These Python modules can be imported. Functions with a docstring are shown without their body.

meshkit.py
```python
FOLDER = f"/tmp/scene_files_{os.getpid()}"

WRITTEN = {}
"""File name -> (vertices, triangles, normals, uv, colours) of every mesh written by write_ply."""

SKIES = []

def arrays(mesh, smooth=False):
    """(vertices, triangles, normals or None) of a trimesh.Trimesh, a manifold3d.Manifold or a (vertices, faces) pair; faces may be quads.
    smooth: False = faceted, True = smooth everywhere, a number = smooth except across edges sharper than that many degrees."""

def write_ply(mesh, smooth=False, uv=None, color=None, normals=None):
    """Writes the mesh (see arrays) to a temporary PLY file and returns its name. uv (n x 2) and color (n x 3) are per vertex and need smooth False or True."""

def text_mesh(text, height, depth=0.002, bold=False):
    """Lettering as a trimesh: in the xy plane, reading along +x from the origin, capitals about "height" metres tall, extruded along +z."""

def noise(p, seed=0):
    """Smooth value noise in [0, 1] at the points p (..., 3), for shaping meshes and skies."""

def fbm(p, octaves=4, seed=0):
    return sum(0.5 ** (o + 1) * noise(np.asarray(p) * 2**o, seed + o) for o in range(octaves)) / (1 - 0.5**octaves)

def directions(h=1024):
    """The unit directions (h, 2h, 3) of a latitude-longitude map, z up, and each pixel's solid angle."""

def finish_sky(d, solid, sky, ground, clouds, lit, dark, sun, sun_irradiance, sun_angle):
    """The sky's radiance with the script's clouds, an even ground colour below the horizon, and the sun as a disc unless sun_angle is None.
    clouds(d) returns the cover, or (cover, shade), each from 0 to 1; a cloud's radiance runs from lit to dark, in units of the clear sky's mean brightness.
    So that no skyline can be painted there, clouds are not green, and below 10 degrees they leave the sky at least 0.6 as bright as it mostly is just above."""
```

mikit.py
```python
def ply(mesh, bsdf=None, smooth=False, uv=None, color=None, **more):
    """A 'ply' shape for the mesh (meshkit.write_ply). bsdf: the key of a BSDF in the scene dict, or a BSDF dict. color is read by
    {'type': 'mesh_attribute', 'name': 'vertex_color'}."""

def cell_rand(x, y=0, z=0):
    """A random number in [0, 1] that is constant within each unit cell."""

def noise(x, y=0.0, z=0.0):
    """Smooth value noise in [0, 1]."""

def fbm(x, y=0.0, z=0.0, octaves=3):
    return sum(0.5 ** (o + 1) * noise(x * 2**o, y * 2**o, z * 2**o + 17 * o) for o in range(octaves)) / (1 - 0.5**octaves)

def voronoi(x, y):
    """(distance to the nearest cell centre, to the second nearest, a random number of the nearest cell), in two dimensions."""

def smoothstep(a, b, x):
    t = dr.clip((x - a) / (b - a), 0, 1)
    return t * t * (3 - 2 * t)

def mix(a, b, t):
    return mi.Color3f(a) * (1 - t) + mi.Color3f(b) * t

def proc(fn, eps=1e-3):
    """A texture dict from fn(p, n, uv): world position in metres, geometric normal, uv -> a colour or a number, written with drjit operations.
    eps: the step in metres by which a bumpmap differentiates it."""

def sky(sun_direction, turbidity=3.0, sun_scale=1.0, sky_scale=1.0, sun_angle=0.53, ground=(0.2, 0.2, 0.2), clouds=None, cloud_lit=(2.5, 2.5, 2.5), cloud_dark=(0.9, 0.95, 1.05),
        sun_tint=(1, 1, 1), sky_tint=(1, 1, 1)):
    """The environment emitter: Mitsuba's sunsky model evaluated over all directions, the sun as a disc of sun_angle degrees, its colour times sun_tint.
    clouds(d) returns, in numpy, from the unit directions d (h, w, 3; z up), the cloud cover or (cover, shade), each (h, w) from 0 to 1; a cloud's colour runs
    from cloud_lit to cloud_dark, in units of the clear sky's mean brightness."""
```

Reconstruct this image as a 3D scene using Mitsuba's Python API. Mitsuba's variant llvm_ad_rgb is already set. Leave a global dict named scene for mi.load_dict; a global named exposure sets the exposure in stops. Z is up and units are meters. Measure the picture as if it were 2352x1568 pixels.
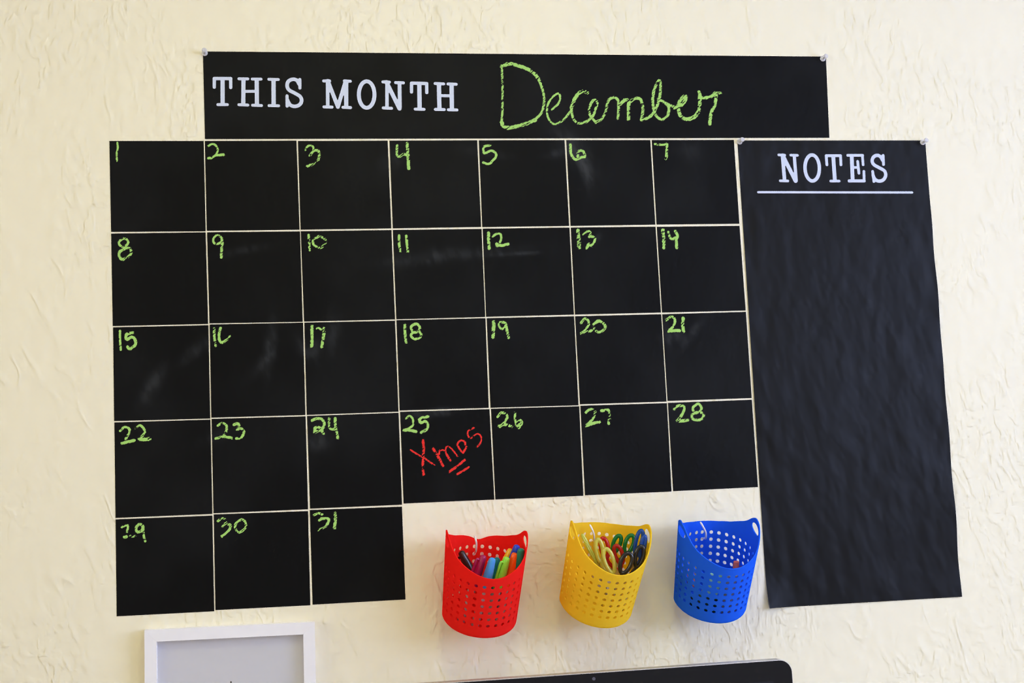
import math, random
import numpy as np, trimesh, mitsuba as mi, mikit, drjit as dr
import manifold3d as m3
from shapely.geometry import Polygon, LineString, Point
from shapely.ops import unary_union
from scipy.spatial import cKDTree
from meshkit import noise as mnoise, fbm as mfbm

T = mi.ScalarTransform4f
rng = np.random.default_rng(7)
scene, labels = {'type': 'scene'}, {}

# ------------------------------------------------------------------ camera, light, exposure
CAM = np.array([0.198175, -1.973545, 1.419864])
FWD = np.array([0.172329, 0.977911, 0.118292])
UPV = np.array([0.027222, -0.124771, 0.991812])
scene['camera'] = {'type': 'perspective', 'fov': 39.4517, 'fov_axis': 'x', 'near_clip': 0.05, 'far_clip': 50.0,
                   'to_world': T().look_at(origin=CAM.tolist(), target=(CAM + FWD).tolist(), up=UPV.tolist())}
exposure = -0.05
DAYLIGHT = [4.4, 5.5, 9.3]          # the lit window in the right-hand wall
LAMP = [18.0, 18.0, 9.0]              # warm ceiling lamp
X0, X1, YF, ZC = -1.7, 2.6, -3.4, 2.5      # room: left wall, right wall, wall behind the camera, ceiling
WY0, WY1, WZ0, WZ1 = -3.2, -0.8, 1.2, 2.4     # opening of the right-hand window
VY0, VY1, VZ0, VZ1 = -2.6, -0.8, 1.5, 2.4     # opening of the left-hand window
CURTAIN_LIGHT = [3.1, 2.95, 2.05]    # warm daylight through the left-hand window's cream blind


# ------------------------------------------------------------------ helpers
def add(key, mesh, bsdf, smooth=False, **k):
    scene[key] = mikit.ply(mesh, bsdf, smooth=smooth, **k)
    return key


def tag(key, label=None, category=None, group=None, kind=None):
    d = {}
    for a, b in (('label', label), ('category', category), ('group', group), ('kind', kind)):
        if b: d[a] = b
    labels[key] = d


used = {}


def numbered(name):
    n = used.get(name, 0); used[name] = n + 1
    return name if n == 0 else '%s_%03d' % (name, n)


def part(parent, name):
    return parent + '__' + numbered(parent + '__' + name)[len(parent) + 2:]


def cat(*ms): return trimesh.util.concatenate(list(ms))


def box(x0, x1, y0, y1, z0, z1, bevel=0.0):
    if bevel <= 0:
        return trimesh.creation.box(bounds=[[x0, y0, z0], [x1, y1, z1]])
    b = bevel
    pts = []
    for x in (x0, x1):
        for y in (y0, y1):
            for z in (z0, z1):
                sx, sy, sz = (1 if x == x0 else -1), (1 if y == y0 else -1), (1 if z == z0 else -1)
                pts += [[x + sx * b, y + sy * b, z], [x + sx * b, y, z + sz * b], [x, y + sy * b, z + sz * b]]
    return trimesh.convex.convex_hull(np.array(pts))


def extr_wall(poly, y_back, y_front):
    """A polygon in (x, z) extruded from y_back (at the wall) out to y_front (into the room, smaller)."""
    ms = []
    for g in getattr(poly, 'geoms', [poly]):
        m = trimesh.creation.extrude_polygon(g, abs(y_back - y_front), engine='earcut')
        v = np.array(m.vertices)
        ms.append(trimesh.Trimesh(np.column_stack([v[:, 0], y_back - v[:, 2], v[:, 1]]), m.faces, process=False))
    return cat(*ms)


def tube(pts, r, sides=10, closed=False, cap=True):
    p = np.asarray(pts, float); n = len(p)
    r = np.broadcast_to(np.asarray(r, float), (n,))
    t = (np.roll(p, -1, 0) - np.roll(p, 1, 0)) if closed else np.gradient(p, axis=0)
    t /= np.linalg.norm(t, axis=1, keepdims=True)
    a = np.zeros_like(p)
    s = np.array([0.3, 0.5, 0.8]); s = s - t[0] * (s @ t[0]); a[0] = s / np.linalg.norm(s)
    for i in range(1, n):
        s = a[i - 1] - t[i] * (a[i - 1] @ t[i]); a[i] = s / np.linalg.norm(s)
    b = np.cross(t, a)
    ang = np.linspace(0, 2 * np.pi, sides, endpoint=False)
    v = p[:, None] + r[:, None, None] * (np.cos(ang)[None, :, None] * a[:, None] + np.sin(ang)[None, :, None] * b[:, None])
    V = v.reshape(-1, 3); F = []
    m = n if closed else n - 1
    for i in range(m):
        i2 = (i + 1) % n
        off = 0
        if closed and i == n - 1:   # close the twist: nearest start
            off = int(np.argmin(np.linalg.norm(v[0] - v[n - 1][0], axis=1)))
        for j in range(sides):
            j2 = (j + 1) % sides
            q = [i * sides + j, i * sides + j2, i2 * sides + (j2 + off) % sides, i2 * sides + (j + off) % sides]
            F += [[q[0], q[1], q[2]], [q[0], q[2], q[3]]]
    if not closed and cap:
        for base, c, fl in ((0, p[0], True), ((n - 1) * sides, p[-1], False)):
            k = len(V); V = np.vstack([V, c])
            for j in range(sides):
                j2 = (j + 1) % sides
                F.append([k, base + j2, base + j] if fl else [k, base + j, base + j2])
    return trimesh.Trimesh(V, np.array(F), process=False)


def lathe(profile, sides=28):
    """profile: (radius, height) pairs from bottom to top; a closed solid about +z."""
    return trimesh.creation.revolve(np.array(profile, float), sections=sides)


def frame_to(m, origin, z, xhint=(0, -1, 0.2)):
    z = np.asarray(z, float); z = z / np.linalg.norm(z)
    x = np.asarray(xhint, float); x = x - z * (x @ z); x /= np.linalg.norm(x)
    y = np.cross(z, x)
    M = np.eye(4); M[:3, 0], M[:3, 1], M[:3, 2], M[:3, 3] = x, y, z, origin
    m = m.copy(); m.apply_transform(M)
    return m


def spline(pts, step):
    """Catmull-Rom through the points, resampled."""
    p = np.asarray(pts, float)
    if len(p) == 2:
        d = np.linalg.norm(p[1] - p[0]); n = max(2, int(d / step))
        return p[0] + (p[1] - p[0]) * np.linspace(0, 1, n)[:, None]
    closed = np.linalg.norm(p[0] - p[-1]) < 1e-6
    q = np.vstack([p[-2] if closed else 2 * p[0] - p[1], p, p[1] if closed else 2 * p[-1] - p[-2]])
    out = []
    for i in range(1, len(q) - 2):
        n = max(2, int(np.linalg.norm(q[i + 1] - q[i]) / step))
        t = np.linspace(0, 1, n, endpoint=False)[:, None]
        a, b, c, d = q[i - 1], q[i], q[i + 1], q[i + 2]
        out.append(0.5 * (2 * b + (c - a) * t + (2 * a - 5 * b + 4 * c - d) * t ** 2 + (3 * b - a - 3 * c + d) * t ** 3))
    return np.vstack(out + [p[-1:]])


# ------------------------------------------------------------------ measured positions, tenths of a millimetre on the wall (x, z)
SQUARES = {1:[[-5,19506],[1259,19502],[1258,18230],[0,18239]],2:[[1276,19502],[2532,19502],[2537,18234],[1275,18236]],3:[[2554,19498],[3810,19498],[3815,18235],[2553,18234]],4:[[3838,19498],[5094,19500],[5093,18238],[3837,18235]],5:[[5119,19499],[6373,19499],[6373,18236],[5111,18236]],6:[[6400,19499],[7656,19495],[7654,18238],[6396,18235]],7:[[7680,19495],[8932,19494],[8929,18234],[7675,18238]],8:[[0,18214],[1257,18214],[1262,16943],[3,16946]],9:[[1278,18214],[2542,18209],[2541,16940],[1282,16950]],10:[[2554,18210],[3815,18210],[3817,16942],[2561,16943]],11:[[3836,18210],[5097,18208],[5092,16945],[3837,16943]],12:[[5116,18211],[6376,18210],[6373,16948],[5106,16947]],13:[[6398,18210],[7655,18206],[7658,16947],[6391,16948]],14:[[7676,18203],[8929,18201],[8935,16946],[7676,16946]],15:[[7,16927],[1265,16924],[1261,15650],[2,15661]],16:[[1284,16933],[2545,16927],[2538,15651],[1277,15661]],17:[[2564,16927],[3816,16922],[3815,15652],[2558,15652]],18:[[3838,16929],[5094,16926],[5082,15660],[3834,15667]],19:[[5114,16926],[6374,16922],[6369,15651],[5109,15660]],20:[[6391,16922],[7660,16921],[7660,15659],[6393,15664]],21:[[7677,16920],[8937,16925],[8936,15666],[7678,15667]],22:[[5,15642],[1263,15634],[1260,14366],[1,14373]],23:[[1280,15643],[2540,15632],[2534,14368],[1277,14374]],24:[[2561,15636],[3816,15635],[3814,14370],[2563,14375]],25:[[3839,15647],[5091,15640],[5101,14381],[3838,14385]],26:[[5115,15644],[6378,15635],[6369,14376],[5118,14381]],27:[[6398,15642],[7664,15635],[7653,14377],[6395,14381]],28:[[7681,15638],[8936,15640],[8939,14383],[7679,14381]],29:[[1,14353],[1259,14343],[1255,13077],[-3,13085]],30:[[1279,14357],[2533,14343],[2525,13082],[1273,13091]],31:[[2559,14355],[3812,14343],[3811,13085],[2557,13088]]}
BANNERS = {'header':[[1278,20784],[10470,20777],[10427,19524],[1279,19530]],'notes':[[8988,19486],[11957,19477],[11920,12657],[8959,12667]]}
NUMBERS = {1:[(14,[98,19481,106,19412,90,19338,89,19225])],2:[(16,[1321,19427,1372,19458,1420,19439,1449,19382,1432,19325]),(21,[1319,19256,1356,19262,1417,19294,1526,19306])],3:[(16,[2652,19371,2697,19428,2753,19421,2764,19370,2712,19287]),(20,[2712,19287,2769,19357,2831,19357,2844,19299,2821,19223,2770,19172,2676,19135])],4:[(19,[3943,19430,3934,19294,3965,19266,4029,19300,4073,19287]),(24,[4086,19455,4090,19293,4091,19203,4094,19094])],5:[(19,[5278,19425,5187,19399,5189,19308,5287,19346,5350,19314,5354,19255,5286,19183]),(18,[5285,19170,5233,19151,5163,19174])],6:[(21,[6458,19427,6453,19335,6475,19256,6525,19209,6606,19242,6659,19255,6643,19327,6585,19341,6556,19295,6559,19229])],7:[(19,[7722,19436,7829,19422,7904,19435]),(23,[7904,19435,7897,19329,7876,19209])],8:[(18,[157,18141,98,18093,120,18044,173,18030,220,18079,204,18128,157,18141]),(20,[178,18000,107,17958,106,17890,147,17853,212,17889,259,17943,243,18005,178,18000])],9:[(17,[1408,18166,1363,18123,1370,18061,1430,18054,1473,18090,1462,18147,1408,18166]),(20,[1473,18122,1478,18065,1468,17979,1461,17861])],10:[(18,[2660,18154,2664,18047,2666,17940]),(18,[2805,18133,2723,18084,2733,18008,2818,17975,2888,18037,2889,18088,2835,18126,2792,18133])],11:[(19,[3921,18129,3916,18015,3931,17907]),(20,[4021,18121,4026,18013,4036,17886])],12:[(24,[5196,18149,5192,18046,5195,17924]),(18,[5254,18097,5314,18134,5365,18127,5374,18063,5353,18012]),(24,[5312,17961,5307,17987,5370,17966,5467,17984])],13:[(29,[6500,18163,6502,18065,6504,17922]),(18,[6576,18110,6651,18154,6682,18121,6659,18069]),(21,[6672,18076,6737,18055,6726,17984,6691,17939,6653,17965,6611,17908])],14:[(25,[7760,18158,7766,18033,7759,17889]),(20,[7841,18124,7857,18058,7888,18018,7950,18044]),(24,[7949,18136,7978,18063,7955,18017,7954,17892])],15:[(17,[97,16877,95,16755,102,16620]),(22,[261,16847,183,16829,182,16759,250,16789,293,16749,292,16678,223,16629,192,16656])],16:[(18,[1342,16877,1343,16760,1357,16636]),(20,[1426,16881,1408,16810,1406,16725,1442,16679,1500,16716,1546,16767])],17:[(23,[2666,16874,2662,16763,2657,16590]),(16,[2732,16838,2756,16847,2798,16821,2829,16839]),(22,[2829,16842,2822,16746,2791,16586])],18:[(22,[3951,16860,3950,16741,3960,16616]),(20,[4095,16869,4037,16826,4059,16763,4115,16755,4161,16811,4132,16862,4095,16869]),(19,[4084,16756,4033,16720,4049,16676,4092,16656,4156,16679,4176,16722,4146,16761])],19:[(28,[5213,16872,5201,16758,5188,16658]),(17,[5359,16856,5302,16863,5280,16820,5316,16768,5362,16786,5383,16836,5346,16869]),(22,[5377,16843,5392,16753,5412,16639])],20:[(19,[6470,16821,6525,16884,6576,16857,6579,16799,6543,16736,6461,16668]),(22,[6468,16674,6541,16698,6626,16708]),(21,[6718,16841,6657,16797,6672,16714,6735,16686,6816,16736,6807,16800,6744,16846,6705,16847])],21:[(21,[7730,16835,7800,16878,7851,16858,7853,16786,7803,16716,7754,16679]),(24,[7753,16673,7827,16677,7919,16675]),(25,[7984,16854,7972,16764,7979,16667])],22:[(18,[77,15525,132,15574,193,15552,195,15495,148,15415]),(22,[98,15360,178,15376,258,15392]),(18,[277,15556,335,15591,384,15545,395,15488,351,15432]),(27,[332,15408,400,15399,455,15403])],23:[(18,[1359,15547,1417,15583,1472,15549,1471,15479,1438,15416]),(20,[1330,15375,1431,15397,1543,15373]),(19,[1573,15552,1630,15569,1642,15530,1615,15486]),(19,[1615,15486,1672,15497,1703,15457,1689,15406,1656,15369,1600,15365])],24:[(21,[2625,15572,2686,15594,2758,15586,2792,15517,2754,15446,2656,15407]),(22,[2662,15412,2664,15467,2713,15478,2776,15390]),(19,[2861,15588,2858,15478,2887,15447,2941,15438]),(21,[2940,15591,2943,15475,2968,15321])],25:[(17,[3918,15555,3963,15585,4005,15552,4014,15484,3988,15436,3881,15391]),(22,[3881,15391,3961,15387,4046,15366]),(22,[4222,15569,4109,15542,4119,15486,4182,15503,4217,15452,4196,15391,4120,15351])],26:[(19,[5200,15527,5253,15582,5315,15567,5339,15522,5297,15449,5231,15383]),(21,[5213,15396,5296,15418,5395,15383]),(19,[5453,15574,5448,15481,5466,15399,5495,15360]),(30,[5496,15373,5530,15428,5532,15453,5493,15442])],27:[(19,[6470,15544,6537,15586,6594,15565,6605,15527,6547,15428,6453,15356]),(23,[6460,15356,6558,15383,6656,15405]),(21,[6697,15561,6788,15571,6807,15551]),(19,[6807,15557,6810,15488]),(22,[6807,15450,6793,15375])],28:[(21,[7769,15542,7825,15591,7903,15582,7913,15531,7854,15431,7798,15375]),(25,[7797,15369,7877,15373,7956,15382]),(20,[8117,15607,8047,15558,8057,15500,8123,15498,8173,15547,8143,15599,8117,15607]),(21,[8108,15479,8028,15463,8030,15399,8088,15378,8162,15388,8199,15444,8162,15483])],29:[(16,[80,14249,149,14270,156,14234,147,14176]),(22,[112,14113,135,14118]),(18,[186,14121,249,14118]),(20,[304,14274,263,14229,279,14175,331,14184,355,14236,327,14270,304,14274]),(17,[355,14224,359,14130,378,14047])],30:[(16,[1330,14265,1383,14298,1435,14278,1422,14219,1392,14191]),(19,[1440,14218,1498,14203,1479,14145,1425,14094,1378,14061]),(18,[1629,14268,1575,14235,1556,14177,1590,14110,1637,14113,1691,14158,1698,14223,1664,14267,1629,14268])],31:[(18,[2616,14286,2678,14306,2722,14287,2714,14236,2681,14212]),(20,[2701,14224,2778,14233,2809,14212,2788,14156,2742,14107,2664,14079]),(23,[2897,14298,2898,14208,2882,14100])]}
XMAS = [(20,[4138,15239,4146,15139,4133,15010,4122,14861,4127,14771]),(13,[3962,15116,4050,15053,4148,14994,4255,14915]),(9,[4255,14915,4289,14893]),(20,[4279,15119,4330,15031,4404,14879]),(14,[4356,15040,4368,15090,4433,15087,4470,15006,4508,14949]),(16,[4462,15036,4508,14949]),(12,[4449,15087,4461,15136,4506,15134,4555,15082,4612,15000]),(15,[4722,15206,4667,15218,4619,15170,4642,15109,4685,15047]),(15,[4672,15223,4722,15196,4730,15146,4738,15115,4690,15047]),(13,[4857,15387,4779,15345,4771,15285,4810,15248,4909,15300,4958,15247,4939,15168,4886,15119]),(18,[4486,14790,4595,14860,4710,14946]),(16,[4601,14755,4684,14797,4762,14843])]
MONTH = [(17,[5503,20609,5500,20304,5483,19966,5463,19763]),(27,[5502,20586,5616,20633,5748,20604,5880,20555,5988,20476,6051,20374]),(19,[6051,20374,6088,20238,6103,20079,6061,19921,5954,19797]),(29,[5954,19797,5817,19741,5659,19696,5525,19685,5472,19730,5463,19763]),(16,[6208,19955,6303,20034,6341,20125,6322,20193,6241,20148,6156,20034,6137,19876,6187,19763,6265,19740,6381,19808,6477,19921]),(20,[6753,20206,6674,20228,6580,20148,6503,19989,6517,19830,6580,19751,6694,19762,6800,19842,6864,19967,6888,20069,6837,20092,6775,20001,6768,19876,6852,19762]),(27,[6753,20206,6674,20228,6580,20148,6503,19989]),(21,[6852,19762,6959,19830,7023,19967,7053,20081,7136,20138,7202,20093,7206,19967,7186,19819]),(26,[7208,20013,7304,20093,7361,20082,7354,19967,7345,19807]),(23,[7358,20036,7443,20116,7535,20116,7565,20036,7569,19922,7539,19796]),(22,[7550,19796,7680,19853,7781,19991,7853,20220,7852,20393,7776,20289,7730,20105,7742,19922,7794,19830,7873,19807,7947,19876,7965,19991,7890,20071,7811,20105]),(23,[7890,20071,7968,20025,8058,19991]),(28,[8057,19979,8177,20037,8242,20141,8195,20141,8119,20037,8122,19899,8186,19819,8302,19819,8400,19899,8444,20037,8452,20153]),(26,[8445,20222,8475,20141,8603,20142,8701,20211,8771,20205]),(26,[8712,20200,8678,20038,8610,19899,8576,19738])]
PRINT_HEADER = [('T',[(24,[1425,20394,1649,20395]),(23,[1425,20394,1422,20270]),(23,[1649,20395,1646,20265]),(29,[1538,20394,1530,20023]),(21,[1465,20020,1594,20020])]),('H',[(29,[1825,20382,1812,20015]),(29,[2007,20379,2001,20010]),(21,[1820,20211,2006,20212]),(21,[1763,20392,1885,20391]),(21,[1946,20389,2067,20388]),(21,[1753,20019,1875,20014]),(21,[1941,20012,2063,20007])]),('I',[(30,[2240,20381,2231,20007]),(21,[2175,20387,2306,20384]),(21,[2168,20007,2299,20004])]),('S',[(22,[2606,20386,2603,20262]),(26,[2594,20320,2566,20372,2509,20389,2447,20359,2426,20299,2450,20234,2528,20188,2601,20140,2622,20076,2585,20015,2514,19996,2454,20025,2423,20090]),(22,[2421,20148,2418,19999])]),('M',[(25,[2994,20370,2985,19991]),(30,[3256,20363,3243,19983]),(28,[2997,20367,3126,19991]),(27,[3247,20363,3126,19988]),(22,[2939,20366,3022,20367]),(22,[3231,20368,3314,20363]),(22,[2932,19989,3043,19986]),(22,[3198,19983,3304,19979])]),('O',[(28,[3649,20170,3644,20120,3631,20073,3612,20033,3588,20002,3560,19983,3531,19976,3503,19983,3477,20002,3455,20033,3439,20073,3430,20119,3428,20169,3433,20220,3446,20266,3465,20307,3489,20338,3517,20357,3545,20364,3574,20357,3600,20338,3622,20307,3638,20267,3647,20220,3649,20170])]),('N',[(25,[3834,20348,3820,19978]),(30,[3826,20353,3997,19966]),(27,[4012,20340,4003,19975]),(22,[3776,20356,3868,20353]),(22,[3956,20346,4068,20343]),(22,[3767,19975,3884,19969])]),('T',[(24,[4185,20340,4402,20334]),(24,[4184,20337,4179,20210]),(24,[4402,20334,4397,20202]),(31,[4295,20337,4285,19961]),(22,[4222,19958,4347,19954])]),('H',[(31,[4577,20325,4569,19954]),(31,[4760,20322,4749,19951]),(22,[4574,20157,4753,20154]),(22,[4523,20335,4646,20330]),(22,[4709,20329,4827,20325]),(22,[4511,19954,4637,19951]),(22,[4698,19949,4821,19946])])]
PRINT_NOTES = [('N',[(20,[9611,19263,9705,19259]),(28,[9670,19255,9674,18883]),(30,[9673,19255,9844,18866]),(25,[9853,19254,9855,18869]),(20,[9798,19259,9904,19255]),(20,[9606,18871,9725,18867])]),('O',[(27,[10233,19064,10227,19013,10214,18965,10194,18924,10169,18892,10141,18872,10111,18864,10082,18870,10056,18890,10034,18920,10018,18961,10009,19008,10007,19059,10013,19111,10027,19159,10047,19200,10071,19232,10100,19253,10129,19260,10158,19254,10185,19235,10207,19204,10223,19163,10232,19116,10233,19064])]),('T',[(22,[10355,19248,10581,19247]),(22,[10355,19248,10355,19109]),(22,[10581,19247,10576,19108]),(30,[10465,19248,10462,18864]),(20,[10395,18860,10529,18859])]),('E',[(21,[10695,19251,10933,19250]),(30,[10758,19242,10743,18867]),(24,[10687,18860,10925,18858]),(21,[10928,19245,10928,19106]),(21,[10932,19003,10925,18858]),(19,[10752,19065,10847,19065]),(22,[10846,19157,10851,18978])]),('S',[(22,[11260,19247,11254,19108]),(26,[11246,19170,11211,19232,11157,19249,11098,19217,11077,19156,11105,19102,11188,19055,11261,19008,11275,18939,11229,18871,11156,18853,11098,18884,11074,18941]),(22,[11072,19002,11079,18849])]),('_',[(17,[9252,18701,11677,18675])])]
SMUDGES = [[6517,19349,387,161,-50,0.9],[6661,19026,90,258,15,0.9],[6257,19305,193,64,10,0.6],[4795,17841,932,87,5,0.5],[4237,17819,431,98,10,0.5],[5546,17841,378,31,2,0.8],[2085,16582,71,353,-8,1.0],[1961,16345,235,82,45,0.6],[507,16123,91,286,-30,0.8],[1092,16580,232,81,40,0.7],[2558,16569,83,238,35,0.6],[2953,16801,108,299,-5,0.6],[2707,16565,71,119,0,0.7],[4331,15651,365,37,3,0.7],[4267,15593,304,49,3,0.9],[7813,16597,162,91,0,0.8],[7720,16676,52,227,10,0.7],[8108,16634,65,261,-40,0.7],[6800,18062,51,90,-20,0.9],[8219,19342,199,166,0,0.4],[2696,15274,148,118,0,0.7],[1355,15415,347,87,20,0.25],[1767,17953,354,59,10,0.35],[3860,19203,185,123,30,0.4],[9352,17861,121,402,-8,0.5],[5238,19310,379,63,-10,0.3]]
PINS = [[1302,20759],[10416,20742],[9017,19465],[11912,19446]]
BASKET_SHAPE = [0.051,0.032,0.01,0.0622,0.1441,0.0385,0.2443]
BASKETS = {'blue':{'pos':[0.8012,-0.0401,1.3011],'tilt':0.4982,'roll':0.0251,'front':-0.2772,'back':0.2248},'red':{'pos':[0.478,-0.0399,1.2989],'tilt':0.4328,'roll':0.0663,'front':-0.194,'back':0.7276},'yellow':{'pos':[0.6405,-0.0402,1.3063],'tilt':0.5486,'roll':0.1104,'front':-0.2138,'back':0.5641}}
MARKERS = [('dark brown',[-297,200,684],[217,-100,-170]),('magenta',[-33,-100,773],[-334,-350,-170]),('light blue',[54,-280,822],[-140,-420,-170]),('teal',[171,0,692],[89,-200,-170]),('lime green',[259,-220,805],[52,-300,-170]),('orange',[383,-120,820],[205,-300,-170]),('yellow',[370,80,781],[34,-50,-170]),('dark blue',[434,20,865],[205,0,-170]),('dark green',[457,-140,891],[374,-180,-170]),('navy',[481,-20,728],[401,40,-170])]
PINK = [[245,-200,534],[235,-300,-170]]
SCISSORS = {'yellow':[([-134,-120,725],178,74,[-0.208,0.43,0.878],[0.954,-0.109,0.28]),([-33,-300,685],195,87,[-0.371,0.443,0.817],[0.903,-0.033,0.428])],'red':[([-7,60,659],162,77,[-0.241,0.434,0.868],[0.946,-0.094,0.31]),([190,0,601],154,79,[-0.371,0.443,0.817],[0.903,-0.033,0.428])],'green':[([207,220,632],148,75,[0.264,0.328,0.907],[0.94,-0.299,-0.166]),([355,140,683],158,82,[0.231,0.339,0.912],[0.949,-0.287,-0.134])],'blue':[([413,-60,833],198,72,[0.131,0.367,0.921],[0.968,-0.25,-0.038]),([425,-200,859],178,52,[0.097,0.375,0.922],[0.972,-0.237,-0.006])],'black':[([165,-400,721],167,97,[0.264,0.328,0.907],[0.94,-0.299,-0.166]),([368,-300,773],166,81,[0.164,0.358,0.919],[0.962,-0.263,-0.07])],'edge':[([-296,0,767],137,19,[-0.522,0.442,0.73],[0.825,0.044,0.563]),([-237,-80,680],149,19,[-0.522,0.442,0.73],[0.825,0.044,0.563])]}
HOOKS = {'red': [[4770, -158, 13671], [4768, -375, 13796], [4753, -347, 13902]], 'yellow': [[6421, -228, 13746], [6384, -460, 13847], [6335, -457, 13976]], 'blue': [[8019, -203, 13703], [7993, -410, 13780], [7921, -414, 13935]]}

# ------------------------------------------------------------------ materials
def plastic(name, rgb, rough=0.3, spec=0.5, **k):
    scene[name] = {'type': 'twosided', 'bsdf': {'type': 'principled', 'base_color': {'type': 'rgb', 'value': list(rgb)}, 'roughness': rough, 'specular': spec, **k}}
    return name


def metal(name, rgb, rough):
    scene[name] = {'type': 'twosided', 'bsdf': {'type': 'principled', 'base_color': {'type': 'rgb', 'value': list(rgb)}, 'roughness': rough, 'metallic': 1.0}}
    return name


def plaster(p, n, uv):
    """Skip-trowelled plaster: flat islands with soft ridges, dragged mostly up and down."""
    x, z = p.x + 0.6 * p.y, p.z
    wx = mikit.fbm(x * 40, z * 26, 3.1, octaves=2) * 0.022
    wz = mikit.fbm(x * 40, z * 26, 9.7, octaves=2) * 0.030
    a = mikit.fbm((x + wx) * 105, (z + wz) * 58, 0.5, octaves=2)
    isl = mikit.smoothstep(0.50, 0.62, a)
    region = 0.25 + 0.75 * mikit.smoothstep(0.28, 0.62, mikit.fbm(x * 8, z * 8, 2.2, octaves=2))
    rid = 1 - dr.abs(mikit.noise((x + wz) * 60 + z * 22, (z + wx) * 20, 7.5) * 2 - 1) * 6
    rid = dr.clip(rid, 0, 1) * mikit.smoothstep(0.60, 0.78, mikit.noise(x * 30, z * 22, 4.0))
    pit = mikit.smoothstep(0.80, 0.92, mikit.noise(x * 230, z * 190, 8.0)) * region
    fine = mikit.noise(x * 420, z * 260, 1.0)
    return isl * region * 0.30 + rid * 0.34 + pit * 0.25 + fine * 0.05 + 0.25 * mikit.noise(x * 75, z * 45, 5.0)


scene['wall_paint'] = {'type': 'twosided', 'bsdf': {'type': 'bumpmap', 'arbitrary': mikit.proc(plaster, eps=8e-4), 'scale': 0.0025,
    'bsdf': {'type': 'principled', 'base_color': {'type': 'rgb', 'value': [0.80, 0.745, 0.57]}, 'roughness': 0.55, 'specular': 0.3}}}
plastic('plain_wall_paint', [0.80, 0.745, 0.57], 0.7, 0.2)
plastic('ceiling_paint', [0.82, 0.80, 0.76], 0.8, 0.2)


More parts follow.
